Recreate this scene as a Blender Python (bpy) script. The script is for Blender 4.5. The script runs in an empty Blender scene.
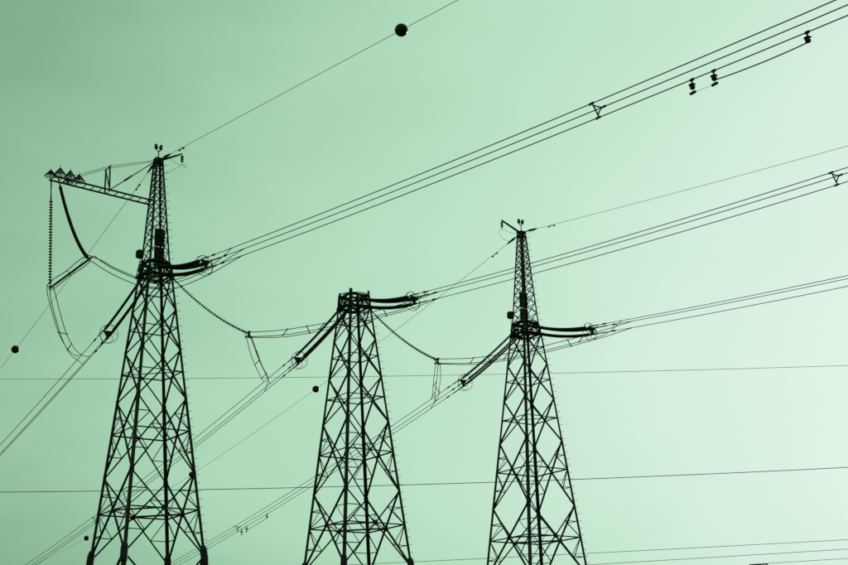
import bpy, bmesh, math, random
from mathutils import Vector, Matrix, Quaternion
random.seed(7)
S = bpy.context.scene
C = S.collection

# ------------------------------------------------------------------ camera, sky, sun, exposure
EYE = 1.6
cam = bpy.data.cameras.new('camera')
cam_o = bpy.data.objects.new('camera', cam)
C.objects.link(cam_o)
S.camera = cam_o
cam.sensor_width = 36.0
cam.lens = 36.0 * 1506.9 / 848.0
cam.clip_start = 0.1
cam.clip_end = 6000
PIT, ROLL = 0.2925, -0.0249
fw = Vector((0, math.cos(PIT), math.sin(PIT)))
up0 = Vector((0, -math.sin(PIT), math.cos(PIT)))
rt0 = Vector((1, 0, 0))
rt = rt0 * math.cos(ROLL) + up0 * math.sin(ROLL)
up = up0 * math.cos(ROLL) - rt0 * math.sin(ROLL)
m = Matrix((rt, up, -fw)).transposed().to_4x4()
m.translation = (0, 0, EYE)
cam_o.matrix_world = m

SUN_EL, SUN_AZ = math.radians(10), math.radians(30)      # azimuth from +Y towards +X
W = bpy.data.worlds.new('World')
S.world = W
W.use_nodes = True
nt = W.node_tree
bg = nt.nodes['Background']
sky = nt.nodes.new('ShaderNodeTexSky')
sky.sky_type = 'NISHITA'
sky.sun_disc = False
sky.dust_density = 8.0
sky.sun_elevation = SUN_EL
sky.sun_rotation = SUN_AZ
bw = nt.nodes.new('ShaderNodeRGBToBW')                    # the whole photograph is toned: one green scale
lg = nt.nodes.new('ShaderNodeMath'); lg.operation = 'LOGARITHM'; lg.inputs[1].default_value = 10.0
mr = nt.nodes.new('ShaderNodeMapRange')
mr.inputs['From Min'].default_value = 0.0; mr.inputs['From Max'].default_value = 2.0
ramp = nt.nodes.new('ShaderNodeValToRGB')
sc10 = nt.nodes.new('ShaderNodeVectorMath'); sc10.operation = 'SCALE'; sc10.inputs['Scale'].default_value = 10.0
bg.inputs['Strength'].default_value = 0.1
# a thin uneven veil of high haze over the whole sky
tc_ = nt.nodes.new('ShaderNodeTexCoord'); mp_ = nt.nodes.new('ShaderNodeMapping'); mp_.inputs['Scale'].default_value = (1.0, 1.0, 2.6)
nz_ = nt.nodes.new('ShaderNodeTexNoise'); nz_.inputs['Scale'].default_value = 5.5; nz_.inputs['Detail'].default_value = 5; nz_.inputs['Roughness'].default_value = .55
vm_ = nt.nodes.new('ShaderNodeMapRange'); vm_.inputs['From Min'].default_value = .3; vm_.inputs['From Max'].default_value = .7
vm_.inputs['To Min'].default_value = -.020; vm_.inputs['To Max'].default_value = .020
veil = nt.nodes.new('ShaderNodeMath'); veil.operation = 'ADD'
for a, b in ((tc_.outputs['Generated'], mp_.inputs[0]), (mp_.outputs[0], nz_.inputs['Vector']), (nz_.outputs['Fac'], vm_.inputs[0]), (vm_.outputs[0], veil.inputs[1])):
    nt.links.new(a, b)
for a, b in ((sky.outputs[0], bw.inputs[0]), (bw.outputs[0], lg.inputs[0]), (lg.outputs[0], mr.inputs[0]),
             (mr.outputs[0], veil.inputs[0]), (veil.outputs[0], ramp.inputs[0]), (ramp.outputs[0], sc10.inputs[0]), (sc10.outputs[0], bg.inputs['Color'])):
    nt.links.new(a, b)
def lin(c):
    return tuple(((x / 255) / 12.92 if x / 255 <= .04045 else ((x / 255 + .055) / 1.055) ** 2.4) for x in c) + (1,)
SKYR = [(0.05, (108, 151, 121)), (0.19, (131, 176, 145)), (0.235, (145, 191, 158)), (0.30, (164, 209, 177)), (0.36, (179, 220, 191)),
        (0.42, (188, 226, 199)), (0.50, (199, 232, 209)), (0.58, (211, 238, 221)), (0.71, (223, 244, 229)), (0.85, (231, 248, 236))]
els = ramp.color_ramp.elements
els[0].position = SKYR[0][0]; els[0].color = lin(SKYR[0][1])
els[1].position = SKYR[-1][0]; els[1].color = lin(SKYR[-1][1])
for p_, c_ in SKYR[1:-1]:
    e = els.new(p_); e.color = lin(c_)

sun = bpy.data.lights.new('sun', 'SUN')
sun.energy = 2.0
sun.angle = math.radians(0.5)
sun.color = (1.0, 0.96, 0.88)
sun_o = bpy.data.objects.new('sun', sun)
C.objects.link(sun_o)
sd = Vector((math.sin(SUN_AZ) * math.cos(SUN_EL), math.cos(SUN_AZ) * math.cos(SUN_EL), math.sin(SUN_EL)))
sun_o.rotation_euler = (-sd).to_track_quat('-Z', 'Y').to_euler()
sun_o.location = sd * 200
S.view_settings.view_transform = 'Standard'
S.view_settings.look = 'None'
S.view_settings.gamma = 1.0
S.view_settings.exposure = 0.0
S.view_settings.use_curve_mapping = False
S.render.film_transparent = False

# ------------------------------------------------------------------ materials
def mat(name, c0, c1, rough=0.6, metal=0.0, scale=6.0, bump=0.0, spec=0.3):
    mt = bpy.data.materials.new(name)
    mt.use_nodes = True
    n = mt.node_tree
    b = n.nodes['Principled BSDF']
    tc = n.nodes.new('ShaderNodeTexCoord')
    nz = n.nodes.new('ShaderNodeTexNoise')
    nz.inputs['Scale'].default_value = scale
    nz.inputs['Detail'].default_value = 6
    r = n.nodes.new('ShaderNodeValToRGB')
    r.color_ramp.elements[0].position = 0.35; r.color_ramp.elements[0].color = (*c0, 1)
    r.color_ramp.elements[1].position = 0.7; r.color_ramp.elements[1].color = (*c1, 1)
    n.links.new(tc.outputs['Object'], nz.inputs['Vector'])
    n.links.new(nz.outputs['Fac'], r.inputs[0])
    n.links.new(r.outputs[0], b.inputs['Base Color'])
    b.inputs['Roughness'].default_value = rough
    b.inputs['Metallic'].default_value = metal
    b.inputs['Specular IOR Level'].default_value = spec
    if bump:
        bp = n.nodes.new('ShaderNodeBump')
        bp.inputs['Strength'].default_value = bump
        n.links.new(nz.outputs['Fac'], bp.inputs['Height'])
        n.links.new(bp.outputs[0], b.inputs['Normal'])
    return mt
M_STEEL = mat('dark_painted_steel', (.018, .021, .020), (.046, .038, .036), .65, 0, 5, .1, .3)
M_PLATE = mat('dark_plate', (.020, .018, .020), (.034, .028, .030), .7, 0, 3, 0, .2)
M_INS = mat('brown_glazed_insulator', (.014, .009, .009), (.028, .015, .014), .5, 0, 9, 0, .2)
M_WIRE = mat('weathered_conductor', (.016, .020, .018), (.030, .034, .031), .7, 0, 2, 0, .15)
M_BALL = mat('dull_red_marker', (.026, .011, .015), (.036, .014, .018), .22, 0, 2, 0, .25)
M_LAMP = mat('red_lamp_glass', (.022, .008, .008), (.040, .012, .012), .3, 0, 3, 0, .5)
M_MESH = mat('dark_wire_gauze', (.018, .016, .018), (.030, .026, .028), .8, 0, 12, 0, .2)
M_CONC = mat('concrete', (.22, .22, .20), (.36, .35, .33), .9, 0, 5, .3)
M_GRASS = mat('grass', (.030, .050, .016), (.075, .085, .030), .95, 0, .6, .6, .1)

# ------------------------------------------------------------------ helpers
def tag(o, label=None, cat=None, group=None, kind=None):
    if label: o['label'] = label
    if cat: o['category'] = cat
    if group: o['group'] = group
    if kind: o['kind'] = kind
    return o
def link(name, me, material=None, parent=None):
    o = bpy.data.objects.new(name, me)
    C.objects.link(o)
    if material is not None and me is not None and not me.materials:
        me.materials.append(material)
    if parent is not None:
        o.parent = parent
    return o
def empty(name, loc, rz=0.0):
    o = bpy.data.objects.new(name, None)
    C.objects.link(o)
    o.empty_display_size = .3
    o.location = loc
    o.rotation_euler = (0, 0, rz)
    return o
SECT = {}
def section(kind, a, material):
    """unit-long member along +Z with an angle ('L') or round ('O') profile, shared between alike members"""
    key = (kind, a, material.name)
    if key in SECT: return SECT[key]
    if kind == 'L':
        t = max(a * .13, .006)
        o = a * .33
        prof = [(-o, -o), (a - o, -o), (a - o, t - o), (t - o, t - o), (t - o, a - o), (-o, a - o)]
    elif kind == 'B':
        prof = [(-a, -a), (a, -a), (a, a), (-a, a)]
    else:
        prof = [(a * math.cos(i * math.pi / 4), a * math.sin(i * math.pi / 4)) for i in range(8)]
    n = len(prof)
    vs = [(x, y, 0) for x, y in prof] + [(x, y, 1) for x, y in prof]
    fs = [(i, (i + 1) % n, (i + 1) % n + n, i + n) for i in range(n)]
    if kind == 'L':
        fs += [(0, 3, 2, 1), (0, 5, 4, 3), (6, 7, 8, 9), (6, 9, 10, 11)]
    else:
        fs += [tuple(range(n - 1, -1, -1)), tuple(range(n, 2 * n))]
    me = bpy.data.meshes.new('member_%s' % kind)
    me.from_pydata(vs, [], fs)
    me.materials.append(material)
    SECT[key] = me
    return me
def frame(z, hint):
    z = z.normalized()
    x = hint - z * hint.dot(z)
    if x.length < 1e-4:
        x = Vector((1, 0, 0)) - z * z.x
        if x.length < 1e-4: x = Vector((0, 1, 0))
    x.normalize()
    return x, z.cross(x), z
def member(name, p, q, a, parent, hint=None, kind='L', material=None, roll=0.0):
    p, q = Vector(p), Vector(q)
    d = q - p
    o = link(name, section(kind, a, material or M_STEEL), None, parent)
    x, y, z = frame(d, Vector(hint) if hint is not None else Vector((0, 0, 1)))
    if roll:
        qn = Quaternion(z, roll); x, y = qn @ x, qn @ y
    mm = Matrix((x, y, z * d.length)).transposed().to_4x4()
    mm.translation = p
    o.matrix_local = mm
    return o
def tube_bm(bm, pts, r, n=6, cap=True):
    pts = [Vector(p) for p in pts]
    rr = r if isinstance(r, (list, tuple)) else [r] * len(pts)
    t = (pts[1] - pts[0]).normalized()
    x, y, _ = frame(t, Vector((0.13, 0.21, 1)))
    rings = []
    for i, p in enumerate(pts):
        if i == 0: tt = pts[1] - pts[0]
        elif i == len(pts) - 1: tt = pts[-1] - pts[-2]
        else: tt = (pts[i + 1] - pts[i]).normalized() + (pts[i] - pts[i - 1]).normalized()
        x, y, _ = frame(tt, x)
        rings.append([bm.verts.new(p + x * rr[i] * math.cos(2 * math.pi * k / n) + y * rr[i] * math.sin(2 * math.pi * k / n)) for k in range(n)])
    for a, b in zip(rings, rings[1:]):
        for k in range(n):
            f = bm.faces.new((a[k], a[(k + 1) % n], b[(k + 1) % n], b[k])); f.smooth = True
    if cap:
        bm.faces.new(rings[0][::-1]); bm.faces.new(rings[-1])
def bm_obj(name, bm, material, parent=None, origin=None):
    me = bpy.data.meshes.new(name)
    if origin is not None:
        bmesh.ops.translate(bm, verts=bm.verts[:], vec=-Vector(origin))
    bmesh.ops.recalc_face_normals(bm, faces=bm.faces[:])
    bm.to_mesh(me); bm.free()
    o = link(name, me, material, parent)
    if origin is not None:
        o.location = origin
    return o
def tube(name, pts, r, material, parent=None, n=6, origin=None):
    bm = bmesh.new(); tube_bm(bm, pts, r, n)
    return bm_obj(name, bm, material, parent, origin)
def torus_bm(bm, c, normal, R, r, n=28, k=6, squash=1.0):
    x, y, z = frame(Vector(normal), Vector((0, 0, 1)))
    rings = []
    for i in range(n):
        a = 2 * math.pi * i / n
        d = x * math.cos(a) * squash + y * math.sin(a)
        rings.append([bm.verts.new(Vector(c) + d * R + (d * math.cos(2 * math.pi * j / k) + z * math.sin(2 * math.pi * j / k)) * r) for j in range(k)])
    for i in range(n):
        a, b = rings[i], rings[(i + 1) % n]
        for j in range(k):
            f = bm.faces.new((a[j], a[(j + 1) % k], b[(j + 1) % k], b[j])); f.smooth = True
def box_bm(bm, c, x, y, z, sx, sy, sz):
    c = Vector(c)
    v = [bm.verts.new(c + x * sx * i + y * sy * j + z * sz * k) for i in (-.5, .5) for j in (-.5, .5) for k in (-.5, .5)]
    for f in ((0, 1, 3, 2), (4, 6, 7, 5), (0, 4, 5, 1), (2, 3, 7, 6), (0, 2, 6, 4), (1, 5, 7, 3)):
        bm.faces.new([v[i] for i in f])
def box(name, c, x, y, z, sx, sy, sz, material, parent=None, bev=0.0, origin=None):
    bm = bmesh.new(); box_bm(bm, c, Vector(x), Vector(y), Vector(z), sx, sy, sz)
    if bev: bmesh.ops.bevel(bm, geom=bm.edges[:], offset=bev, segments=2, affect='EDGES')
    return bm_obj(name, bm, material, parent, origin)
def lathe_bm(bm, c, axis, prof, n=12, smooth=True):
    """prof: (distance along axis, radius)"""
    x, y, z = frame(Vector(axis), Vector((.2, 1, .1)))
    c = Vector(c)
    prev = None
    for h, r in prof:
        ring = [bm.verts.new(c + z * h + (x * math.cos(2 * math.pi * k / n) + y * math.sin(2 * math.pi * k / n)) * max(r, .0015)) for k in range(n)]
        if prev is None: bm.faces.new(ring[::-1])
        else:
            for k in range(n):
                f = bm.faces.new((prev[k], prev[(k + 1) % n], ring[(k + 1) % n], ring[k])); f.smooth = smooth
        prev = ring
    bm.faces.new(prev)
def catmull(pts, per=8):
    pts = [Vector(p) for p in pts]
    ext = [pts[0] * 2 - pts[1]] + pts + [pts[-1] * 2 - pts[-2]]
    out = []
    for i in range(1, len(ext) - 2):
        a, b, c, d = ext[i - 1:i + 3]
        for k in range(per):
            s = k / per
            out.append(.5 * ((2 * b) + (c - a) * s + (2 * a - 5 * b + 4 * c - d) * s * s + (3 * b - 3 * c + d - a) * s ** 3))
    out.append(pts[-1])
    return out
class Path:
    def __init__(s, pts):
        s.p = [Vector(q) for q in pts]
        s.l = [0.0]
        for a, b in zip(s.p, s.p[1:]): s.l.append(s.l[-1] + (b - a).length)
        s.len = s.l[-1]
    def at(s, d):
        d = min(max(d, 0), s.len)
        for i in range(len(s.p) - 1):
            if d <= s.l[i + 1] or i == len(s.p) - 2:
                f = (d - s.l[i]) / max(s.l[i + 1] - s.l[i], 1e-9)
                return s.p[i].lerp(s.p[i + 1], f), (s.p[i + 1] - s.p[i]).normalized()

# ------------------------------------------------------------------ layout (metres)
AZF = math.radians(33.44)                                   # line direction on the near side
U = Vector((math.cos(AZF), math.sin(AZF), 0))               # along the row of towers
VF = Vector((math.sin(AZF), -math.cos(AZF), 0))
AZB = math.radians(-148.78)
VB = Vector((math.sin(AZB), -math.cos(AZB), 0))
UB = Vector((-VB.y, VB.x, 0))
if UB.dot(U) < 0: UB = -UB
BASE = [Vector((-14.452, 77.395, 0)), Vector((-4.091, 84.369, 0)), Vector((6.272, 91.010, 0))]
DZ = [0.0, -0.07, -0.187]
ROT = math.radians(34.4)
TOWER = ['tower with the long side arm', 'flat-topped tower between the two peaked towers', 'peaked tower without a side arm']
def Wp(k, t, z, d=VF, s=0.0, e=U):
    return BASE[k] + d * t + e * s + Vector((0, 0, z + EYE))

# ------------------------------------------------------------------ ground
bm = bmesh.new()
N = 60; R_ = 2500
grid = {}
for i in range(N + 1):
    for j in range(N + 1):
        f = lambda q: math.copysign(abs(q) ** 2.2, q) * R_
        x, y = f(i / N * 2 - 1), f(j / N * 2 - 1) + 80
        grid[i, j] = bm.verts.new((x, y, -0.02 + (-.06 + .05 * math.sin(x * .11) * math.cos(y * .09))))
for i in range(N):
    for j in range(N):
        bm.faces.new((grid[i, j], grid[i + 1, j], grid[i + 1, j + 1], grid[i, j + 1])).smooth = True
tag(bm_obj('ground', bm, M_GRASS), 'rough grass ground under the towers', None, None, 'structure')

# ------------------------------------------------------------------ towers
ZP = 24.0 + EYE                                             # cross-beam level
LV = [0.0, 1.934, 4.158, 6.799, 10.766, 14.98]              # joints below it
def wd(z): return .9497 + .1404 * (ZP - z)                  # half diagonal of the body
PK0, PK1 = 24.72 + EYE, 30.75 + EYE
def wpk(z): return .80 + (.25 - .80) * (z - PK0) / (PK1 - PK0)
DIRS = {'A': Vector((-1, 1, 0)), 'B': Vector((-1, -1, 0)), 'C': Vector((1, 1, 0)), 'D': Vector((1, -1, 0))}
for q in DIRS: DIRS[q].normalize()
FACES = ['AB', 'BD', 'DC', 'CA']
def xz(ws, z0, z1):
    """height where the diagonals of a tapering panel cross"""
    a, b = ws(z0), ws(z1)
    return z0 + (z1 - z0) * a / (a + b)
GUSS = {}
def gusset(p, normal, parent, w=.24, h=.34):
    key = (w, h)
    if key not in GUSS:
        b_ = bmesh.new()
        vs = [(-w * .5, -h * .3), (-w * .5, h * .3), (-w * .2, h * .5), (w * .2, h * .5), (w * .5, h * .3), (w * .5, -h * .3), (w * .2, -h * .5), (-w * .2, -h * .5)]
        lo = [b_.verts.new((x, y, -.008)) for x, y in vs]; hi = [b_.verts.new((x, y, .008)) for x, y in vs]
        b_.faces.new(lo); b_.faces.new(hi[::-1])
        for i in range(8): b_.faces.new((lo[i], hi[i], hi[(i + 1) % 8], lo[(i + 1) % 8]))
        me = bpy.data.meshes.new('gusset'); bmesh.ops.recalc_face_normals(b_, faces=b_.faces[:]); b_.to_mesh(me); b_.free()
        me.materials.append(M_STEEL); GUSS[key] = me
    o = link('gusset_plate', GUSS[key], None, parent)
    z = Vector(normal).normalized(); y = Vector((0, 0, 1)); y = (y - z * y.dot(z)).normalized(); x = y.cross(z)
    mm = Matrix((x, y, z)).transposed().to_4x4(); mm.translation = p
    o.matrix_local = mm

def tower(k, label, peak):
    T = empty('lattice_tower', BASE[k] + Vector((0, 0, DZ[k])), ROT)
    tag(T, label, 'tower', 'anchor towers in one row')
    P = lambda n, z: DIRS[n] * wd(z) + Vector((0, 0, z))
    PP = lambda n, z: DIRS[n] * wpk(z) + Vector((0, 0, z))
    top = PK0 if peak else ZP + 1.0
    zk = ZP - LV[5]
    zlev = [ZP - l for l in LV]
    ext = [zk, 5.4, 0.12]
    # legs: angle irons, heavier below
    for n in 'ABCD':
        lg_ = None
        for z0, z1, a in ((0.10, zk, .20), (zk, zlev[3], .15), (zlev[3], zlev[1], .128), (zlev[1], ZP, .118)):
            member('leg', P(n, z0), P(n, z1), a, T, -DIRS[n], roll=-math.pi / 4)
        if not peak:
            member('leg', P(n, ZP), DIRS[n] * (wd(ZP) - .10) + Vector((0, 0, ZP + 1.0)), .14, T, -DIRS[n], roll=-math.pi / 4)
        # flange casing at the splice
        b_ = bmesh.new()
        ax = (P(n, zk + 1) - P(n, zk - 1)).normalized()
        lathe_bm(b_, P(n, zk) - ax * .5, ax, [(0, .12), (.06, .175), (.25, .195), (.70, .195), (.88, .165), (1.0, .11)], 8, False)
        bm_obj('splice_flange', b_, M_STEEL, T)
        b_ = bmesh.new(); lathe_bm(b_, P(n, 0) - Vector((0, 0, .5)), (0, 0, 1), [(0, .75), (.52, .7), (.72, .36), (.80, .34)], 12, False)
        bm_obj('footing', b_, M_CONC, T)
    # step bolts up one leg
    b_ = bmesh.new()
    z = 3.0
    i = 0
    while z < (PK1 - .3 if peak else ZP - .4):
        pt = P('D', z) if z < ZP else (PP('D', z) if z > PK0 else P('D', ZP).lerp(PP('D', PK0), (z - ZP) / (PK0 - ZP)))
        tube_bm(b_, [pt, pt + DIRS['D'] * .22], .011, 5)
        tube_bm(b_, [pt + DIRS['D'] * .20, pt + DIRS['D'] * .235], .022, 5)
        z += .42; i += 1
    tag(bm_obj('step_bolts', b_, M_STEEL, T), kind='stuff')
    # body panels: crossed diagonals on four faces
    panels = list(zip(zlev[1:], zlev[:-1]))
    for pi, (z0, z1) in enumerate(panels + list(zip(ext[1:], ext[:-1]))):
        big = pi >= 3
        zc = xz(wd, z0, z1)
        a = (.066, .074, .078, .082, .086, .10, .10)[pi]
        for f in FACES:
            n0, n1 = f
            nrm = (DIRS[n0] + DIRS[n1]).normalized()
            off = nrm * .03
            member('diagonal_brace', P(n0, z0) + off, P(n1, z1) + off, a, T, nrm)
            member('diagonal_brace', P(n1, z0) - off * .6, P(n0, z1) - off * .6, a, T, -nrm)
            if pi < 5:
                member('ring_brace', P(n0, zc), P(n1, zc), .055 if not big else .07, T, nrm, roll=math.pi / 2)
            mid = (P(n0, zc) + P(n1, zc)) * .5
            if big and pi < 5:
                gusset(mid + nrm * .035, nrm, T, .30 if pi == 4 else .2, .30 if pi == 4 else .2)
                for n in f:
                    for zz in (z1, z0):
                        mm_ = (P(n, zz) + mid) * .5
                        lg2 = P(n, mm_.z)
                        member('stay_brace', mm_, lg2, .045, T, nrm, roll=math.pi / 2)
                        member('stay_brace', mm_, P(n, zc), .045, T, nrm)
            for n in f:
                gusset(P(n, z1) + nrm * .05 + (mid - P(n, zc)).normalized() * .05, nrm, T, .11 + .012 * pi, .20 + .02 * pi)
        if pi == 2:
            member('plan_brace', P('A', zc), P('D', zc), .05, T, (0, 0, 1))
        if pi == 4:
            mids = [(P(f[0], zc) + P(f[1], zc)) * .5 for f in FACES]
            for i in range(4):
                member('plan_brace', mids[i], mids[(i + 1) % 4], .085, T, (0, 0, 1))
    # cross-beam level: two square frames, hoops, short web members and pull-off plates
    za, zb = ZP + .02, ZP + .70
    wl, wu = wd(ZP), (.81 if peak else wd(ZP) - .07)
    for zz, ww, aa in ((za, wl, .13), (zb, wu, .11)):
        for f in FACES:
            nrm = (DIRS[f[0]] + DIRS[f[1]]).normalized()
            member('cross_beam', DIRS[f[0]] * ww + Vector((0, 0, zz)), DIRS[f[1]] * ww + Vector((0, 0, zz)), aa, T, nrm)
        for n0, n1 in ('AD', 'BC'):
            member('plan_brace', DIRS[n0] * ww + Vector((0, 0, zz - .03)), DIRS[n1] * ww + Vector((0, 0, zz - .03)), .08, T, (0, 0, 1))
    for zz, rr in ((za - .04, wl + .02), (ZP + .36, wl - .02), (zb + .02, wu + .03)):
        b_ = bmesh.new(); torus_bm(b_, (0, 0, zz), (0, 0, 1), rr, .033, 32, 6)
        bm_obj('hoop', b_, M_STEEL, T)
    for f in FACES:
        n0, n1 = f
        for i, (s0, s1) in enumerate(((0, .5), (1, .5))):
            pa = (DIRS[n0] * wl).lerp(DIRS[n1] * wl, s0) + Vector((0, 0, za))
            pb = (DIRS[n0] * wu).lerp(DIRS[n1] * wu, s1) + Vector((0, 0, zb))
            member('web_brace', pa, pb, .07, T, DIRS[n0] + DIRS[n1])
    for i in range(8):
        an = math.pi / 8 + i * math.pi / 4
        dv = Vector((math.cos(an), math.sin(an), 0))
        rn = wl * (.72 + .26 * abs(math.cos(2 * an)))
        member('spoke', dv * .16 + Vector((0, 0, ZP + .34)), dv * (wl - .02) + Vector((0, 0, ZP + .36)), .055, T, (0, 0, 1))
        member('hoop_post', dv * (wl + .02) + Vector((0, 0, za - .06)), dv * (wu + .03) + Vector((0, 0, zb + .04)), .05, T, dv)
        box('lug', dv * (wl + .05) + Vector((0, 0, za - .10 + .05 * (i % 3))), dv, Vector((0, 0, 1)).cross(dv), Vector((0, 0, 1)), .10, .05, .16, M_STEEL, T)
    for sgn in (-1, 1):                                       # pull-off plates facing both spans
        for dx, dz in ((-.26, .42), (.26, .42), (0, -.02)):
            box('pull_off_plate', (dx, sgn * .66, ZP + .02 + dz), (1, 0, 0), (0, 1, 0), (0, 0, 1), .05, .34, .20, M_STEEL, T, .01)
    if peak:
        # tapering peak
        for n in 'ABCD':
            member('peak_leg', P(n, ZP), PP(n, PK0), .12, T, -DIRS[n], roll=-math.pi / 4)
            member('peak_leg', PP(n, PK0), PP(n, PK1), .095, T, -DIRS[n], roll=-math.pi / 4)
        zs = [PK0]
        while zs[-1] < PK1 - .25:
            zs.append(zs[-1] + max(.36, wpk(zs[-1]) * .86))
        sc_ = (PK1 - PK0) / (zs[-1] - PK0)
        zs = [PK0 + (q - PK0) * sc_ for q in zs]
        for z0, z1 in zip(zs, zs[1:]):
            for f in FACES:
                nrm = DIRS[f[0]] + DIRS[f[1]]
                member('peak_brace', PP(f[0], z0), PP(f[1], z1), .042, T, nrm)
                member('peak_brace', PP(f[1], z0), PP(f[0], z1), .042, T, -nrm)
        for zz in (PK1 - .02, PK1 - .30):
            for f in FACES:
                member('cap_beam', PP(f[0], zz), PP(f[1], zz), .11, T, DIRS[f[0]] + DIRS[f[1]])
        box('cap_plate', (0, 0, PK1 + .03), (1, 0, 0), (0, 1, 0), (0, 0, 1), .46, .46, .05, M_STEEL, T, .01)
        # twin obstruction lamp on a fork
        lp = tube('lamp_post', [(0, 0, PK1), (0, 0, PK1 + .52)], .03, M_STEEL, T, 8)
        fk = [(-.13 * math.cos(a) , .02, PK1 + .62 - .12 * math.sin(a)) for a in [math.pi * q / 8 for q in range(9)]]
        tube('fork', fk, .028, M_STEEL, lp, 8)
        for sx in (-1, 1):
            b_ = bmesh.new(); lathe_bm(b_, (sx * .13, .02, PK1 + .60), (sx * .1, 0, 1), [(0, .05), (.04, .10), (.10, .105), (.24, .085), (.30, .05), (.32, .0)], 12)
            bm_obj('warning_lamp', b_, M_LAMP, lp)
        # two flat cabinets behind the far leg and a small box outside the opposite leg
        for zc_, hh in ((26.55 + EYE, .98), (25.50 + EYE, .96)):
            q = box('cabinet', (.56, .80, zc_), (1, 0, 0), (0, 1, 0), (0, 0, 1), .56, .14, hh, M_PLATE, T, .015)
            for dx in (-.2, .2):
                tube('bracket', [(.56 + dx, .50, zc_), (.56 + dx, .76, zc_)], .025, M_STEEL, q, 6)
        pb = PP('A', 25.36 + EYE) + DIRS['A'] * .17
        q = box('junction_box', pb, (1, 0, 0), (0, 1, 0), (0, 0, 1), .36, .36, .44, M_PLATE, T, .05)
        tube('bracket', [pb, PP('A', 25.30 + EYE)], .03, M_STEEL, q, 6)
        tube('conduit', [pb + Vector((0, 0, -.1)), pb + Vector((.02, -.02, -.62)), P('A', ZP - .1)], .02, M_STEEL, q, 6)
    return T

T0 = tower(0, 'lattice steel tower with a pointed peak and a long side arm carrying jumper strings', True)
T1 = tower(1, 'shorter flat-topped lattice steel tower standing between the two peaked towers', False)
T2 = tower(2, 'lattice steel tower with a pointed peak and no long side arm', True)

# earth-wire outrigger on each peak (part of the tower) with its little hanging insulator
def outrigger(T, end_u, end_dz):
    # tower-local x is (almost) along the row
    p0 = Vector((math.copysign(.12, end_u), 0, PK1 - .02)); p1 = Vector((end_u, 0, PK1 + end_dz))
    b_ = bmesh.new(); tube_bm(b_, [p0, p1], [.075, .055], 6)
    a = bm_obj('outrigger', b_, M_STEEL, T)
    b_ = bmesh.new()
    tube_bm(b_, [p1 + Vector((0, 0, .03)), p1 - Vector((0, 0, .62))], .018, 6)
    for i in range(3):
        lathe_bm(b_, p1 - Vector((0, 0, .20 + .13 * i)), (0, 0, 1), [(0, .03), (.01, .10), (.03, .10), (.08, .045), (.1, .03)], 12)
    bm_obj('hanging_insulator', b_, M_INS, a)
    return p1 - Vector((0, 0, .62))
tipL = outrigger(T0, 1.42, .62)
tipR = outrigger(T2, -1.53, .56)

# ------------------------------------------------------------------ long side arm of the first tower
LR = T0.rotation_euler.z
inv = Matrix.Rotation(-LR, 4, 'Z')
def loc0(P_): return inv @ (Vector(P_) - T0.location)
def A(uu, vv, z): return loc0(BASE[0] + U * uu + VF * vv + Vector((0, 0, z + EYE)))
def armz(uu): return 28.18 + (uu + .42) * (28.56 - 28.18) / (-5.9 + .42)
HW = .34
b_ = bmesh.new()
for s in (-1, 1):
    p, q = A(-.25, s * HW, armz(-.25)), A(-5.98, s * HW, armz(-5.98))
    x, y, z = frame(q - p, Vector((0, 0, 1)))
    box_bm(b_, (p + q) * .5, x, y, z, .085, .055, (q - p).length)
arm = bm_obj('side_arm', b_, M_STEEL, T0)
uu = -.6
while uu > -5.95:
    member('rung', A(uu, -HW, armz(uu)), A(uu, HW, armz(uu)), .06, arm, (0, 0, 1))
    uu -= .445
for s in (-1, 1):
    member('post', A(-2.88, s * HW, armz(-2.88)), A(-2.88, s * (HW - .06), 29.72), .07, arm, U)
member('cross_bar', A(-2.88, -.42, 29.66), A(-2.88, .42, 29.74), .06, arm, (0, 0, 1))
member('brace', A(-2.88, HW, armz(-2.88) + .05), A(-2.88, -HW + .06, 29.62), .05, arm, U)
for s in (-1, 1):
    tube('stay_rod', [A(-.22, s * .12, 30.62), A(-2.88, s * .22, 29.74), A(-5.3, s * HW, armz(-5.3) + .04)], .016, M_STEEL, arm, 6)
pts = [A(-.25, .05, 30.55), A(-2.82, HW, armz(-2.82) + .04)]
sr = tube('tie_rod', pts, .028, M_STEEL, arm, 6)
mid_ = Vector(pts[0]).lerp(pts[1], .6); dd = (Vector(pts[1]) - Vector(pts[0])).normalized()
tube('turnbuckle', [mid_ - dd * .3, mid_ + dd * .3], .055, M_STEEL, sr, 8)
# gauze bird guards standing on the arm
for uu, vv, hh, rr in ((-5.62, .30, .46, .33), (-6.0, -.05, .36, .30), (-5.08, .34, .44, .29), (-4.52, .16, .40, .30), (-4.95, -.36, .30, .26)):
    z0 = armz(uu) + .08
    b_ = bmesh.new()
    c0 = A(uu, vv, z0)
    hh *= 1.1; rr *= 1.1
    n_ = 14
    ap = c0 + Vector((0, 0, hh))
    ringo = [c0 + Vector((rr * math.cos(2 * math.pi * i / n_), rr * math.sin(2 * math.pi * i / n_), .03 * (i % 2))) for i in range(n_)]
    for i in range(n_):
        tube_bm(b_, [ap, ringo[i]], .012, 4)
    for f in (.08, .16, .25, .33, .42, .5, .58, .67, .75, .83, .92, 1.0):
        rg = [ap.lerp(ringo[i % n_], f) for i in range(n_ + 1)]
        tube_bm(b_, rg, .011, 4)
    tube_bm(b_, [c0 - Vector((0, 0, .1)), ap + Vector((0, 0, .14))], .014, 5)
    bm_obj('bird_guard', b_, M_MESH, arm)

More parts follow.
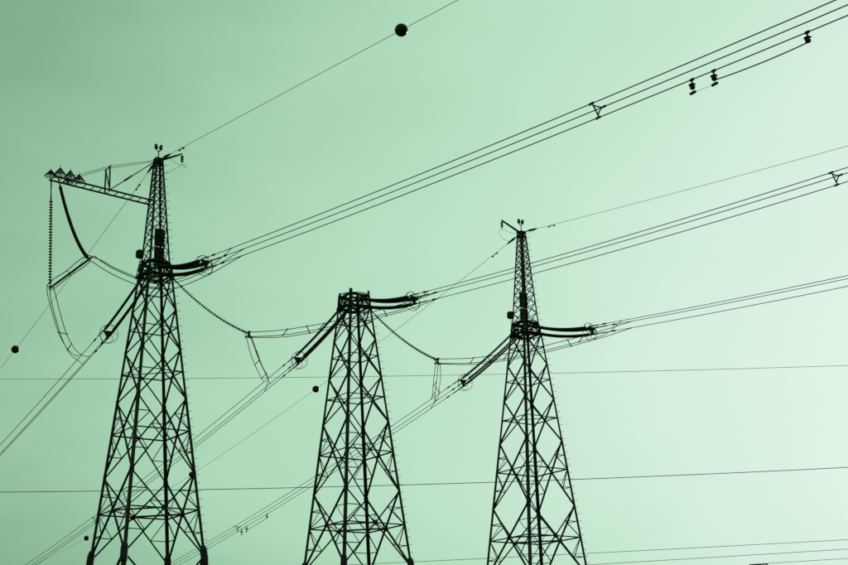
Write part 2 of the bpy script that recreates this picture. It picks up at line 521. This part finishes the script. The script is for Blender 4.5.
# ------------------------------------------------------------------ insulator strings
def string_thing(name, path, label, group, lead=.35, tail=.22, disc=.105, pitch=.168, per=None):
    P_ = Path(path)
    o0 = P_.p[0]
    e = empty(name, o0)
    tag(e, label, 'insulator', group)
    b_ = bmesh.new()
    tube_bm(b_, P_.p, .024, 6)
    s = lead
    while s < P_.len - tail:
        p, d = P_.at(s)
        lathe_bm(b_, p, d, [(0, .030), (.010, disc * .78), (.024, disc), (.034, disc * .97), (.050, .048), (.085, .036)], 12)
        s += pitch
    tag(bm_obj('insulator_discs', b_, M_INS, e, o0), kind='stuff')
    pass
    for s0, s1 in ((0, lead), (P_.len - tail, P_.len)):
        p, _ = P_.at(s0); q, _ = P_.at(s1)
        b_ = bmesh.new()
        tube_bm(b_, [p, p.lerp(q, .5), q], [.045, .03, .045], 8)
        bm_obj('link_fitting', b_, M_STEEL, e, o0)
    for c in e.children:
        c.location = (0, 0, 0)
    return e
TRI = [(-.24, .20), (.24, .20), (0, -.215)]                 # strings: two above, one below
BUN = [(-.26, .15), (.26, .15), (0, -.30)]                  # sub-conductors
YF = [(6.40, 23.00), (6.40, 22.877), (6.40, 22.653)]
YB = [(7.35, 22.62), (7.42, 22.535), (7.40, 22.382)]
def sagged(p, q, sag, n=14):
    return [p.lerp(q, i / n) - Vector((0, 0, sag * 4 * (i / n) * (1 - i / n))) for i in range(n + 1)]
for k in range(3):
    for side, (d, e, Y, sag, z0) in (('near', (VF, U, YF, .18, 24.20)), ('far', (VB, UB, YB, .10, 24.26))):
        ty, zy = Y[k]
        for (ds, dz) in TRI:
            p = Wp(k, .80, z0 + DZ[k] + dz, d, ds, e)
            q = Wp(k, ty - .12, zy - .06 + dz * .95, d, ds, e)
            lab = {
                (0, 'near'): 'tension insulator string on the side-armed tower, beside its earth-wire outrigger',
                (0, 'far'): 'tension insulator string on the side-armed tower, under the long side arm',
                (1, 'near'): 'tension insulator string on the flat-topped tower, facing the armless peaked tower',
                (1, 'far'): 'tension insulator string on the flat-topped tower, facing the side-armed tower',
                (2, 'near'): 'tension insulator string on the armless peaked tower, away from the flat-topped tower',
                (2, 'far'): 'tension insulator string on the armless peaked tower, facing the flat-topped tower'}[(k, side)]
            lab = ('lowest brown ' if dz < 0 else 'upper brown ') + lab
            string_thing('insulator_string', sagged(p, q, sag), lab, 'strings of tower %s span' % (['side-armed', 'flat-topped', 'armless peaked'][k] + (' first' if side == 'near' else ' second')), disc=.105 if side == 'near' else .086)
        # yoke
        c = Wp(k, ty, zy - .08, d, 0, e)
        sl = Vector((0, 0, 1))
        ye = empty('yoke_plate', c)
        tag(ye, {
            (0, 'near'): 'yoke and shielding ring ending the strings beside the outrigger of the side-armed tower',
            (0, 'far'): 'yoke and shielding ring ending the strings below the long side arm',
            (1, 'near'): 'yoke and shielding ring of the flat-topped tower toward the armless peaked tower',
            (1, 'far'): 'yoke and shielding ring of the flat-topped tower toward the side-armed tower',
            (2, 'near'): 'yoke and shielding ring of the armless peaked tower, away from the flat-topped tower',
            (2, 'far'): 'yoke and shielding ring of the armless peaked tower toward the flat-topped tower'}[(k, side)], 'yoke', 'yokes at the string ends')
        b_ = bmesh.new()
        tri = [e * ds * .98 + sl * (dz * 1.0) for ds, dz in TRI]
        for off in (-.05, .05):
            v1 = [b_.verts.new(t_ + d * (off - .012)) for t_ in tri]; v2 = [b_.verts.new(t_ + d * (off + .012)) for t_ in tri]
            b_.faces.new(v1); b_.faces.new(v2[::-1])
            for i in range(3): b_.faces.new((v1[i], v1[(i + 1) % 3], v2[(i + 1) % 3], v2[i]))
        bm_obj('plate', b_, M_STEEL, ye)
        b_ = bmesh.new()
        tube_bm(b_, [tri[0], tri[1]], .04, 8)
        bm_obj('yoke_bar', b_, M_STEEL, ye)
        b_ = bmesh.new(); tube_bm(b_, [tri[2] - d * .2, tri[2] + d * .2], .05, 8)
        bm_obj('link_fitting', b_, M_STEEL, ye)
        for off, R1, rr, dz in ((-.22, .53, .016, .0), (.10, .34, .014, -.17), (-.30, .30, .014, .25)):
            b_ = bmesh.new(); torus_bm(b_, d * off + Vector((0, 0, dz)), d + e * .12, R1, rr)
            rg_ = bm_obj('shielding_ring', b_, M_STEEL, ye)
            if R1 > .4:
                for sg, tr in ((1, tri[1]), (-1, tri[0])):
                    b_ = bmesh.new(); tube_bm(b_, [d * off + e * R1 * .97 * sg, d * .02 + tr], .014, 5)
                    bm_obj('ring_strut', b_, M_STEEL, rg_)

# ------------------------------------------------------------------ conductors
PF = [(4.1e-4, -.1143, 23.00), (7.4e-4, -.1156, 22.877), (6.9e-4, -.1225, 22.653)]
PB = [(4.8e-4, -.1632, 22.62), (5.5e-4, -.1570, 22.535), (6.2e-4, -.1627, 22.382)]
def span_z(side, k, t):
    c2, c1, c0 = (PF if side == 'near' else PB)[k]
    t0 = (YF if side == 'near' else YB)[k][0]
    return c0 + c1 * (t - t0) + c2 * (t - t0) ** 2
def bundle_pt(side, k, i, t):
    d, e = (VF, U) if side == 'near' else (VB, UB)
    return Wp(k, t, span_z(side, k, t) + BUN[i][1], d, BUN[i][0], e)
CL = {(0, 'near'): 'thin conductor of the bundle with hanging fittings, from the side-armed tower',
      (0, 'far'): 'thin conductor leaving the side-armed tower under its long arm',
      (1, 'near'): 'thin conductor from the flat-topped tower, crossing in front of the armless peak',
      (1, 'far'): 'thin conductor from the flat-topped tower, crossing behind the side-armed tower',
      (2, 'near'): 'thin conductor from the armless peaked tower, away from the flat-topped tower',
      (2, 'far'): 'thin conductor from the armless peaked tower, crossing behind the flat-topped tower'}
RW = .0195
for k in range(3):
    for side in ('near', 'far'):
        t0 = (YF if side == 'near' else YB)[k][0]
        tmax = 110 if side == 'near' else 150
        for i in range(3):
            ts = [t0 + .15]
            while ts[-1] < tmax: ts.append(ts[-1] + (1.2 if ts[-1] < 40 else 3.0))
            pts = [bundle_pt(side, k, i, t) for t in ts]
            o0 = pts[0]
            w = tube('conductor_wire', pts, RW, M_WIRE, None, 6, o0)
            tag(w, CL[k, side].replace('thin', 'lowest' if i == 2 else 'upper'), 'wire', 'conductors %s %s' % (side, ['of side-armed tower', 'of flat-topped tower', 'of armless peaked tower'][k]))
            # dead-end clamp on the wire
            a, b = bundle_pt(side, k, i, t0 + .05) - o0, bundle_pt(side, k, i, t0 + .85 + .2 * i) - o0
            tube('dead_end_clamp', [a, a.lerp(b, .12), a.lerp(b, .2), b, b.lerp(a, -.1)], [.05, .05, .034, .036, .02], M_STEEL, w, 8)
            s_ = t0 + 1.25 + .25 * i
            a, b = bundle_pt(side, k, i, s_) - o0, bundle_pt(side, k, i, s_ + .42) - o0
            tube('jumper_clamp', [a, a.lerp(b, .3), a.lerp(b, .6), b], [.025, .055, .048, .025], M_STEEL, w, 8)

# spacers: triangular frames clamped to the three wires
def spacer(side, k, t, label):
    d = VF if side == 'near' else VB
    ps = [bundle_pt(side, k, i, t) for i in range(3)]
    c = (ps[0] + ps[1] + ps[2]) / 3
    e = empty('bundle_spacer', c)
    tag(e, label, 'spacer', 'spacers on the conductor bundles')
    b_ = bmesh.new()
    ins = [(p - c) * .70 for p in ps]
    for i in range(3):
        a, b = ins[i], ins[(i + 1) % 3]
        bow = (a + b) * .5 * .82 if i == 1 else (a + b) * .5
        tube_bm(b_, [a, bow, b], .026, 6)
    bm_obj('frame', b_, M_STEEL, e)
    for i in range(3):
        b_ = bmesh.new()
        tube_bm(b_, [ins[i], (ps[i] - c) * 1.02], .024, 6)
        tube_bm(b_, [ps[i] - c - d * .11, ps[i] - c + d * .11], .040, 8)
        bm_obj('clamp', b_, M_STEEL, e)
spacer('near', 0, 37.0, 'triangular spacer on the bundle that also carries hanging fittings, from the side-armed tower')
spacer('near', 1, 36.2, 'triangular spacer on the flat-topped tower bundle that crosses the armless peak')
spacer('far', 2, 43.6, 'small triangular spacer beside hanging fittings, on a bundle behind the flat-topped tower')
spacer('far', 1, 44.4, 'small triangular spacer seen against the lower leg of the side-armed tower')

# hanging fittings with a short cable slung below the lowest sub-conductor
def hangers(side, k, ts, who):
    d = VF if side == 'near' else VB
    ends = []
    for j, t in enumerate(ts):
        p = bundle_pt(side, k, 2, t)
        e = empty('hanging_fitting', p)
        tag(e, ['paired dark post insulator without slung cable under %s',
                'paired dark post insulator holding a slung cable under %s',
                'lone dark post insulator ending a slung cable under %s'][j] % who, 'insulator', 'hanging fittings')
        b_ = bmesh.new(); tube_bm(b_, [-d * .07, d * .07], .045, 8); tube_bm(b_, [(0, 0, 0), (0, 0, -.12)], .028, 6)
        bm_obj('clamp', b_, M_STEEL, e)
        b_ = bmesh.new()
        lathe_bm(b_, (0, 0, -.10), (0, 0, -1), [(0, .02), (.02, .03), (.05, .035), (.06, .11), (.085, .12), (.10, .05), (.125, .05), (.135, .085), (.19, .085), (.21, .07), (.225, .02)], 12)
        bm_obj('body', b_, M_INS, e)
        ends.append(p + Vector((0, 0, -.31)))
    a, b = ends[1], ends[2]
    c_ = tube('slung_cable', sagged(a, b, .05), .020, M_WIRE, None, 6, a)
    tag(c_, 'short cable slung between two hanging insulators under %s' % who, 'cable', 'slung cables')
    for j in (0, 1):
        p = ends[j] + Vector((0, 0, -.13))
        w = tube('counterweight', [p - d * .13, p - d * .11, p + d * .11, p + d * .13], [.03, .045, .045, .03], M_STEEL, None, 8, p)
        tag(w, 'small dark cylinder hung below %s of the paired insulators under %s' % (('the outermost', 'the cable-side')[j], who), 'weight', 'hanging cylinders')
        b_ = bmesh.new(); tube_bm(b_, [(0, 0, .02), (0, 0, .16)], .013, 5)
        bm_obj('link', b_, M_STEEL, w)
    l = tube('thin_link', [ends[0] + Vector((0, 0, -.13)), ends[1] + Vector((0, 0, -.13))], .007, M_WIRE, None, 4, ends[0])
    tag(l, 'hair-thin link between two small cylinders under %s' % who, 'wire', 'thin links')
hangers('near', 0, (41.5, 42.45, 46.2), 'the side-armed tower bundle')
hangers('far', 2, (42.75, 41.75, 37.75), 'the armless tower bundle')

# ------------------------------------------------------------------ jumpers
P1 = Vector((-19.2547, 74.2229, 22.56 + EYE)); P2 = Vector((-16.088, 69.40, 22.56 + EYE))
J = {1: Vector((-9.741, 80.5055, 21.50 + EYE)), 2: Vector((.719, 87.5454, 21.44 + EYE))}
JF = {0: (9.93, [(.6, 22.22), (1.2, 21.85), (2.29, 21.34), (3.17, 21.10), (4.13, 21.12), (5.1, 21.43), (6.06, 21.88)]),
      1: (8.30, [(1.95, 21.34), (4.04, 21.44), (5.6, 21.60), (7.31, 21.84), (9.12, 22.12)]),
      2: (9.40, [(2.03, 21.17), (3.92, 21.16), (5.29, 21.23), (6.7, 21.37), (8.53, 21.60), (10.34, 21.87)])}
JB = {0: (10.9, [(.5, 22.25), (1.9, 21.75), (4.15, 21.16), (7.0, 21.02), (10.0, 21.36)]),
      1: (11.73, [(3.3, 21.39), (6.82, 21.47), (11.43, 21.80)]),
      2: (11.18, [(2.6, 21.22), (6.0, 21.30), (9.6, 21.52)])}
JTRI = [(-.20, .11), (.20, .11), (0, -.23)]
JTRI2 = [(-.20, -.13), (.02, .22), (.20, -.13)]                # inner jumpers: one above, two below
JL = ['thin jumper wire looping over the long side arm rod beside the side-armed tower',
      'thin jumper wire slung past the flat-topped tower from the side-armed tower string',
      'thin jumper wire slung past the armless peaked tower from the flat-topped tower string']
JW = {}
for k in range(3):
    tF, fr = JF[k]; tB, bk = JB[k]
    sF = P2 if k == 0 else J[k]; sB = P1 if k == 0 else J[k]
    cF = Wp(k, tF, span_z('near', k, tF), VF); cB = Wp(k, tB, span_z('far', k, tB), VB)
    dF = (cF - sF); dF.z = 0; LF = dF.length; dF.normalize()
    dB = (cB - sB); dB.z = 0; LB = dB.length; dB.normalize()
    eF = Vector((-dF.y, dF.x, 0)); eF = eF if eF.dot(U) > 0 else -eF
    eB = Vector((-dB.y, dB.x, 0)); eB = eB if eB.dot(U) > 0 else -eB
    for i in range(3):
        h, zz = (JTRI if k == 0 else JTRI2)[i]
        pts = [bundle_pt('far', k, i, tB + .25 * i)]
        for j, (s, z) in enumerate(reversed(bk)):
            q = sB + dB * s; q.z = z + EYE + zz
            pts.append(q + eB * h)
        if k == 0:
            for f in (0.0, .18, .5, .82, 1.0):
                q = P1.lerp(P2, f)
                bulge = 1.0 + .35 * math.sin(math.pi * 2 * f) ** 2
                pts.append(q + U * h * bulge * .8 + Vector((0, 0, zz * bulge * .8 + .04)))
        else:
            pts.append(J[k] + U * h * .8 + Vector((0, 0, zz * .8 - .05)))
        nb = 1 + len(bk)
        for s, z in fr:
            q = sF + dF * s; q.z = z + EYE + zz
            pts.append(q + eF * h)
        pts.append(bundle_pt('near', k, i, tF + .3 * i))
        nj = 5 if k == 0 else 1
        sm = catmull(pts[:nb + 1], 9)
        if k == 0: sm += catmull(pts[nb:nb + nj], 7)[1:]
        sm += catmull(pts[nb + nj - 1:], 9)[1:]
        w = tube('jumper_wire', sm, .0215, M_WIRE, None, 6, sm[0])
        tag(w, JL[k].replace('thin', ('lowest' if i == 2 else 'upper') if k == 0 else ('top' if i == 1 else 'lower')), 'wire', 'jumper wires of one phase %s' % ['at the side arm', 'at the flat top', 'at the armless peak'][k])
        JW[k, i] = Path(sm)
# short spacer bars on the jumpers
JSL = ['short spacer bar on the jumper loop below the long side arm', 'short spacer bar on the jumper passing the flat-topped tower',
       'short spacer bar on the jumper passing the armless peaked tower']
def jbar(k, f, i, j):
    a, _ = JW[k, i].at(JW[k, i].len * f); b, _ = JW[k, j].at(JW[k, j].len * f)
    d = (b - a).normalized()
    c = (a + b) * .5
    e = tube('jumper_spacer', [a - d * .05, b + d * .05], .026, M_STEEL, None, 6, c)
    tag(e, JSL[k], 'spacer', 'spacer bars on jumper %d' % (k + 1))
    for p in (a, b):
        _, t_ = JW[k, i].at(JW[k, i].len * f)
        tube('clamp', [p - c - t_ * .06, p - c + t_ * .06], .034, M_STEEL, e, 6)
for k, fs in ((0, ((.32, 0, 1), (.26, 1, 2))),
              (1, ((.10, 0, 1), (.18, 1, 2), (.30, 0, 1), (.40, 1, 2), (.65, 0, 1), (.695, 1, 2), (.735, 0, 1), (.87, 1, 2))),
              (2, ((.08, 1, 2), (.14, 0, 1), (.22, 1, 2), (.30, 0, 1), (.615, 0, 1), (.65, 1, 2), (.70, 0, 1), (.845, 1, 2), (.885, 0, 1)))):
    for f, i, j in fs: jbar(k, f, i, j)

# support rod of the outer jumper and its two strings from the arm tip
dR = (P2 - P1).normalized()
rod = tube('jumper_rod', [P1 - dR * .15, P1, P2, P2 + dR * .15], [.03, .055, .055, .03], M_STEEL, None, 8, P1)
tag(rod, 'dark straight rod holding the outer jumper below the long side arm', 'rod')
for f in (.0, .5, .97):
    q = P1.lerp(P2, f) - P1
    b_ = bmesh.new()
    for i in range(3):
        h, zz = JTRI[i]
        tube_bm(b_, [q, q + U * h * .9 + Vector((0, 0, zz * .9 + .04))], .020, 6)
    bm_obj('wire_holder', b_, M_STEEL, rod)
a1 = BASE[0] + U * -5.86 - VF * HW + Vector((0, 0, armz(-5.86) + EYE - .05))
string_thing('insulator_string', sagged(a1, P1 + Vector((0, 0, .05)), 0.0, 6), 'plumb insulator string hanging straight down from the arm tip to the jumper rod', 'strings on the side arm', 1.15, .12, .105, .155)
a2 = BASE[0] + U * -5.72 + VF * HW + Vector((0, 0, armz(-5.72) + EYE - .05))
string_thing('insulator_string', sagged(a2, P2 - dR * .35 + Vector((0, 0, .06)), .62, 20), 'slanting sagging insulator string from the arm tip to the jumper rod', 'strings on the side arm', .75, .12, .095, .155)

# strings slung between towers that hold the inner jumpers
for k, who in ((0, 'the side-armed tower to the flat-topped tower jumper'), (1, 'the flat-topped tower to the armless peaked tower jumper')):
    a = BASE[k] + U * (.86) + VF * .25 + Vector((0, 0, 24.05 + DZ[k] + EYE))
    q = J[k + 1] + Vector((0, 0, .05))
    string_thing('insulator_string', sagged(a, q, .36, 20), 'long drooping insulator string from %s' % who, 'drooping strings between towers', .75, .15, .090, .150)
    e = empty('jumper_yoke', J[k + 1])
    tag(e, 'small ringed yoke ending the drooping string from %s' % who.replace(' jumper', ''), 'yoke', 'jumper yokes')
    box('plate', (0, 0, 0), U, VF, (0, 0, 1), .10, .05, .42, M_STEEL, e, .01)
    b_ = bmesh.new()
    for i in range(3):
        h, zz = JTRI2[i]
        tube_bm(b_, [Vector((0, 0, zz * .5)), U * h * .8 + Vector((0, 0, zz * .8 - .05))], .03, 6)
        c_ = U * h * .8 + Vector((0, 0, zz * .8 - .05))
        tube_bm(b_, [c_ - VF * .14, c_ + VF * .14], .045, 6)
    bm_obj('clamp', b_, M_STEEL, e)
    for off, R1 in ((-.22, .22), (-.12, .15)):
        b_ = bmesh.new(); torus_bm(b_, U * off, U * .6 + VF * .6 + Vector((0, 0, .25)), R1, .013, 24, 5)
        bm_obj('shielding_ring', b_, M_STEEL, e)

# ------------------------------------------------------------------ earth wires, dampers, marker balls
GW = {(0, 'near'): (-0.5e-4, -.1100, 30.70), (0, 'far'): (6.0e-4, -.1990, 30.85),
      (2, 'near'): (4.0e-4, -.1385, 30.57), (2, 'far'): (6.1e-4, -.1633, 30.54)}
GL = {(0, 'near'): 'hair-thin earth wire with one marker ball, from the outrigger side of the side-armed peak',
      (0, 'far'): 'hair-thin earth wire from the side-armed peak, passing beneath its long arm to a marker ball',
      (2, 'near'): 'hair-thin earth wire without marker balls, from the armless peak',
      (2, 'far'): 'hair-thin earth wire with three marker balls, from the armless peak'}
def gpt(k, side, t):
    c2, c1, c0 = GW[k, side]
    d = VF if side == 'near' else VB
    return Wp(k, t, c0 + c1 * t + c2 * t * t, d)
for (k, side) in GW:
    d = VF if side == 'near' else VB
    who = 'side-armed peak' if k == 0 else 'armless peak'
    whr = {(0, 'near'): 'beside the outrigger', (0, 'far'): 'over the long arm', (2, 'near'): 'away from the outrigger', (2, 'far'): 'below the outrigger'}[k, side]
    ts = [.22]
    while ts[-1] < (110 if side == 'near' else 160): ts.append(ts[-1] + (1.0 if ts[-1] < 30 else 3))
    pts = [gpt(k, side, t) for t in ts]
    w = tube('earth_wire', pts, .0120, M_WIRE, None, 6, pts[0])
    tag(w, GL[k, side], 'wire', 'earth wires from the peaks')
    o0 = pts[0]
    a, b = gpt(k, side, .22) - o0, gpt(k, side, 1.7) - o0
    tube('tension_clamp', [a, a.lerp(b, .3), a.lerp(b, .45), a.lerp(b, .8), b], [.035, .035, .075, .060, .02], M_STEEL, w, 8)
    p = gpt(k, side, 3.1)
    e = empty('vibration_damper', p)
    tag(e, 'small two-lobed damper clipped on the earth wire of the %s, %s' % (who, whr), 'damper', 'vibration dampers')
    tg = (gpt(k, side, 3.3) - gpt(k, side, 2.9)).normalized()
    b_ = bmesh.new(); tube_bm(b_, [Vector((0, 0, .03)), Vector((0, 0, -.09))], .022, 6); tube_bm(b_, [-tg * .26 + Vector((0, 0, -.08)), tg * .26 + Vector((0, 0, -.08))], .012, 6)
    bm_obj('clip', b_, M_STEEL, e)
    for s in (-1, 1):
        b_ = bmesh.new(); lathe_bm(b_, tg * s * .18 + Vector((0, 0, -.08)), tg * s, [(0, .03), (.03, .05), (.12, .05), (.16, .03)], 8)
        bm_obj('weight', b_, M_STEEL, e)
    # bonding loop from the outrigger insulator to the wire
for k, side, tip, s_end, label in ((0, 'near', tipL, 1.2, 'thin bonding loop under the outrigger of the side-armed peak'),
                                  (2, 'far', tipR, 1.2, 'thin bonding loop under the outrigger of the armless peak')):
    T = T0 if k == 0 else T2
    tp = Matrix.Translation(T.location) @ Matrix.Rotation(ROT, 4, 'Z') @ tip
    d = VF if side == 'near' else VB
    g = gpt(k, side, s_end)
    out = (tp - T.location); out.z = 0; out.normalize()
    pts = catmull([g, g.lerp(tp, .35) + out * .22 + Vector((0, 0, -.22)), g.lerp(tp, .8) + out * .42 + Vector((0, 0, -.18)), tp + out * .14 + Vector((0, 0, -.02)), tp + Vector((0, 0, .03))], 8)
    tag(tube('bonding_loop', pts, .010, M_WIRE, None, 6, pts[0]), label, 'wire', 'bonding loops')
    d2 = VB if side == 'near' else VF
    g2 = gpt(k, 'far' if side == 'near' else 'near', 1.6)
    pts = catmull([tp, tp.lerp(g2, .35) + Vector((0, 0, -.28)), tp.lerp(g2, .75) + Vector((0, 0, -.30)), g2], 8)
    tag(tube('bonding_wire', pts, .009, M_WIRE, None, 6, pts[0]), label.replace('loop under', 'wire passing the cap below'), 'wire', 'bonding wires')

for k, side, t, lab in ((0, 'near', 25.0, 'large dark marker ball above the flat-topped tower, on the side-armed peak earth wire'),
                        (0, 'far', 26.3, 'dark marker ball on the earth wire passing beneath the long side arm'),
                        (2, 'far', 28.9, 'dark marker ball between the side-armed and flat-topped towers'),
                        (2, 'far', 54.0, 'small dark marker ball touching the outer leg of the side-armed tower'),
                        (2, 'far', 83.1, 'smallest dark marker ball, low beside the splice flange of the side-armed tower')):
    p = gpt(k, side, t)
    e = empty('marker_ball', p)
    tag(e, lab, 'marker ball', 'marker balls on the earth wires')
    b_ = bmesh.new(); bmesh.ops.create_uvsphere(b_, u_segments=28, v_segments=16, radius=.275)
    for f in b_.faces: f.smooth = True
    sp = bm_obj('shell', b_, M_BALL, e)
    b_ = bmesh.new(); torus_bm(b_, (0, 0, 0), (0, 0, 1), .277, .010, 32, 5)
    bm_obj('seam', b_, M_STEEL, e)
    d = VF if side == 'near' else VB
    for s in (-1, 1):
        b_ = bmesh.new(); lathe_bm(b_, d * s * .26, d * s, [(0, .05), (.06, .035), (.09, .02)], 8)
        bm_obj('clamp', b_, M_STEEL, e)

# ------------------------------------------------------------------ lines of another route behind
def far_line(label, Y, pts, r):
    # pts: (x, z above eye); parabola through three points, drawn well past the frame
    (x0, z0), (x1, z1), (x2, z2) = pts
    def zz(x):
        return (z0 * (x - x1) * (x - x2) / ((x0 - x1) * (x0 - x2)) + z1 * (x - x0) * (x - x2) / ((x1 - x0) * (x1 - x2)) + z2 * (x - x0) * (x - x1) / ((x2 - x0) * (x2 - x1)))
    return zz
def far_wire(label, Y, zfun, x0, x1, r):
    pts = []
    n = 60
    for i in range(n + 1):
        x = x0 + (x1 - x0) * i / n
        pts.append(Vector((x, Y, zfun(x) + EYE)))
    tag(tube('distant_wire', pts, r, M_WIRE, None, 6, pts[0]), label, 'wire', 'wires of the crossing line')
s_ = 180 / 150.0
far_wire('faint level wire crossing behind all three towers below their cross-beams', 180, lambda x: s_ * (35.25 - .0088 * x / s_ + .00018 * (x / s_) ** 2), -130, 130, .027)
far_wire('darker level wire crossing behind all three towers near their plan-braced rings', 180, lambda x: s_ * (24.12 + .0045 * x / s_ + .00026 * (x / s_) ** 2), -130, 130, .042)
far_wire('distant wire behind the armless tower base, uppermost of three close wires', 250, lambda x: 27.55 + .0225 * x + .00005 * x * x, -60, 150, .040)
far_wire('distant wire behind the armless tower base, middle of three close wires', 250, lambda x: 25.4 + .0343 * x + .00001 * x * x, -60, 150, .040)
far_wire('distant wire running to the tip of the distant pylon, lowest of three close wires', 250, lambda x: 25.75 + .036 * (x - 53.4), 53.4, 150, .038)
# the pylon whose crossarm just shows
Tp = empty('distant_pylon', (53.6, 250, -.1))
tag(Tp, 'distant lattice pylon of which only the tip of the crossarm shows', 'pylon')
Hh = 25.75 + EYE
def pp(n, z): return DIRS[n] * (.35 + (Hh - z) * .09) + Vector((0, 0, z))
for n in 'ABCD': member('leg', pp(n, 0), pp(n, Hh), .16, Tp, -DIRS[n])
zz = 0.0
lv = [0]
while lv[-1] < Hh - .8: lv.append(min(Hh - .1, lv[-1] + max(.9, (.35 + (Hh - lv[-1]) * .09) * 1.25)))
for z0, z1 in zip(lv, lv[1:]):
    for f in FACES:
        member('diagonal_brace', pp(f[0], z0), pp(f[1], z1), .09, Tp, DIRS[f[0]] + DIRS[f[1]])
        member('diagonal_brace', pp(f[1], z0), pp(f[0], z1), .09, Tp, -(DIRS[f[0]] + DIRS[f[1]]))
member('crossarm', (-1.5, 0, Hh - .05), (1.6, 0, Hh + .05), .22, Tp, (0, 0, 1))
for s in (-1, 1): member('arm_brace', (s * 1.45, 0, Hh - .05), (s * .3, 0, Hh - .9), .10, Tp, (0, 0, 1))
